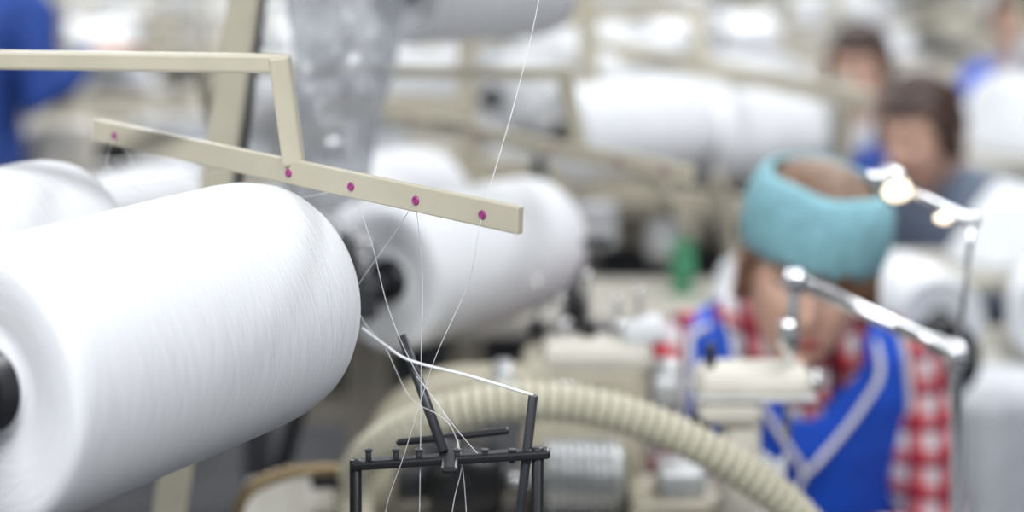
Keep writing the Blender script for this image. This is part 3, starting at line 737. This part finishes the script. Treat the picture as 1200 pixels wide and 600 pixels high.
# dark round machine part behind her left shoulder
b = B(); b.cyl((.625, 2.50, .95), (.625, 2.52, .95), .055, 'dark', 28); b.torus((.625, 2.495, .95), (0, 1, 0), .05, .012, 'black'); b.beam((.625, 2.53, .98), (.625, 2.53, 0), .04, .04, 'grey'); b.box((.645, 2.53, .012), (.1, .12, .024), 'dark'); b.finish('winding_wheel_stand')

# ------------------------------------------------------------------ background workstations (shared meshes)
def station_meshes():
    b = B(); b.box((0, 0, .84), (1.25, .5, .03), 'tabletop')
    for sx in (-.58, .58):
        for sy in (-.2, .2): b.beam((sx, sy, .83), (sx, sy, 0), .04, .04, 'beige_d')
    b.box((0, .1, .3), (1.1, .3, .03), 'beige_d'); b.box((0, .2, .55), (1.15, .02, .5), 'dark')  # dark back panel added to stand in for the shade under the table
    b.box((0, -.02, .90), (1.1, .14, .09), 'cream', bev=.02); b.box((0, -.09, .95), (1.05, .03, .02), 'steel'); b.box((.2, -.04, .975), (.2, .17, .06), 'dark', bev=.015)
    b.box((-.45, -.03, 1.0), (.14, .16, .14), 'cream', bev=.02); b.cyl((-.53, -.03, 1.0), (-.55, -.03, 1.0), .06, 'grey')
    b.box((-.1, .15, .98), (.4, .04, .16), 'grey', bev=.01)
    for x in (-.5, .5): b.beam((x, .2, 1.42), (x, .2, .84), .03, .03, 'beige')
    b.beam((-.62, .2, 1.40), (.62, .2, 1.40), .025, .03, 'beige'); b.beam((-.6, .2, 1.1), (.6, .2, 1.1), .03, .035, 'beige')
    b.beam((-.4, .2, 1.40), (-.4, -.1, 1.36), .016, .016, 'beige'); b.beam((-.55, -.1, 1.35), (.1, -.12, 1.33), .01, .022, 'beige')
    for i in range(4): x = -.48+.28*i; b.cyl((x, .2, 1.13), (x+.03, .06, 1.14), .01, 'dark', 8)
    m1 = b.mesh('station'); b = B(); b.heap((0, 0, 0), .2, .16, .15, 'white_c', 2, 10, 28); m2 = b.mesh('pile')
    b = B(); b.heap((0, 0, 0), .2, .16, .15, 'grey_c', 4, 10, 28); return m1, m2, b.mesh('pile_grey')
SM, PM, PM2 = station_meshes()
def station(x, y, rz, seed):
    random.seed(seed); e = empty('knitting_workstation', (x, y, 0), rz)
    o = bpy.data.objects.new('machine_and_frame', SM); COL.objects.link(o); o.parent = e
    for i in range(4):
        if random.random() < .75: cone((-.56+.28*i, -.03, 1.14), (.86, .5, 0) if random.random() < .9 else (.1, .99, 0), 1.0, 1, e, 'cone')
    for i in range(2):
        p = bpy.data.objects.new('knitted_pile', PM if random.random() < .6 else PM2); COL.objects.link(p); p.parent = e
        p.location = (random.uniform(-.3, .45), .12 if i else .1, .855); s = random.uniform(.8, 1.3); p.scale = (s, s*.7, s*1.1)
for i, (x, y, r) in enumerate([(-.70, 4.45, .1), (.25, 4.6, -.1), (-1.6, 6.1, .1), (-.3, 6.0, 0), (.75, 6.3, .05), (2.15, 5.3, .1),
                               (-2.1, 7.4, 0), (-.8, 7.4, .1), (.6, 7.5, -.1), (2.9, 7.2, 0), (1.8, 7.9, 0), (-2.8, 9.2, 0), (-1.4, 9.2, .1), (.0, 9.3, 0), (1.4, 9.4, 0), (2.9, 9.3, 0),
                               (-3.4, 11.5, 0), (-2, 11.5, 0), (-.6, 11.6, 0), (.8, 11.5, 0), (2.2, 11.5, 0), (3.6, 11.4, 0), (-2.6, 13.8, 0), (-1.2, 13.8, 0), (.2, 13.8, 0), (1.6, 13.8, 0), (3.0, 13.8, 0), (4.4, 13.8, 0)]):
    station(x, y, r, i)

# ------------------------------------------------------------------ camera
W = bpy.data.worlds.new('World'); S.world = W; W.use_nodes = True
W.node_tree.nodes['Background'].inputs[0].default_value = (.8, .9, 1, 1); W.node_tree.nodes['Background'].inputs[1].default_value = .5
cd = bpy.data.cameras.new('camera'); cam = bpy.data.objects.new('camera', cd); COL.objects.link(cam)
cam.location = (0, 0, 1.6); cam.rotation_euler = (math.pi/2, 0, 0)
cd.lens = 60; cd.sensor_width = 36; cd.shift_y = -.3333; cd.clip_start = .05
cd.dof.use_dof = True; cd.dof.focus_distance = 1.22; cd.dof.aperture_fstop = 2.15
S.camera = cam
S.view_settings.view_transform = 'Standard'
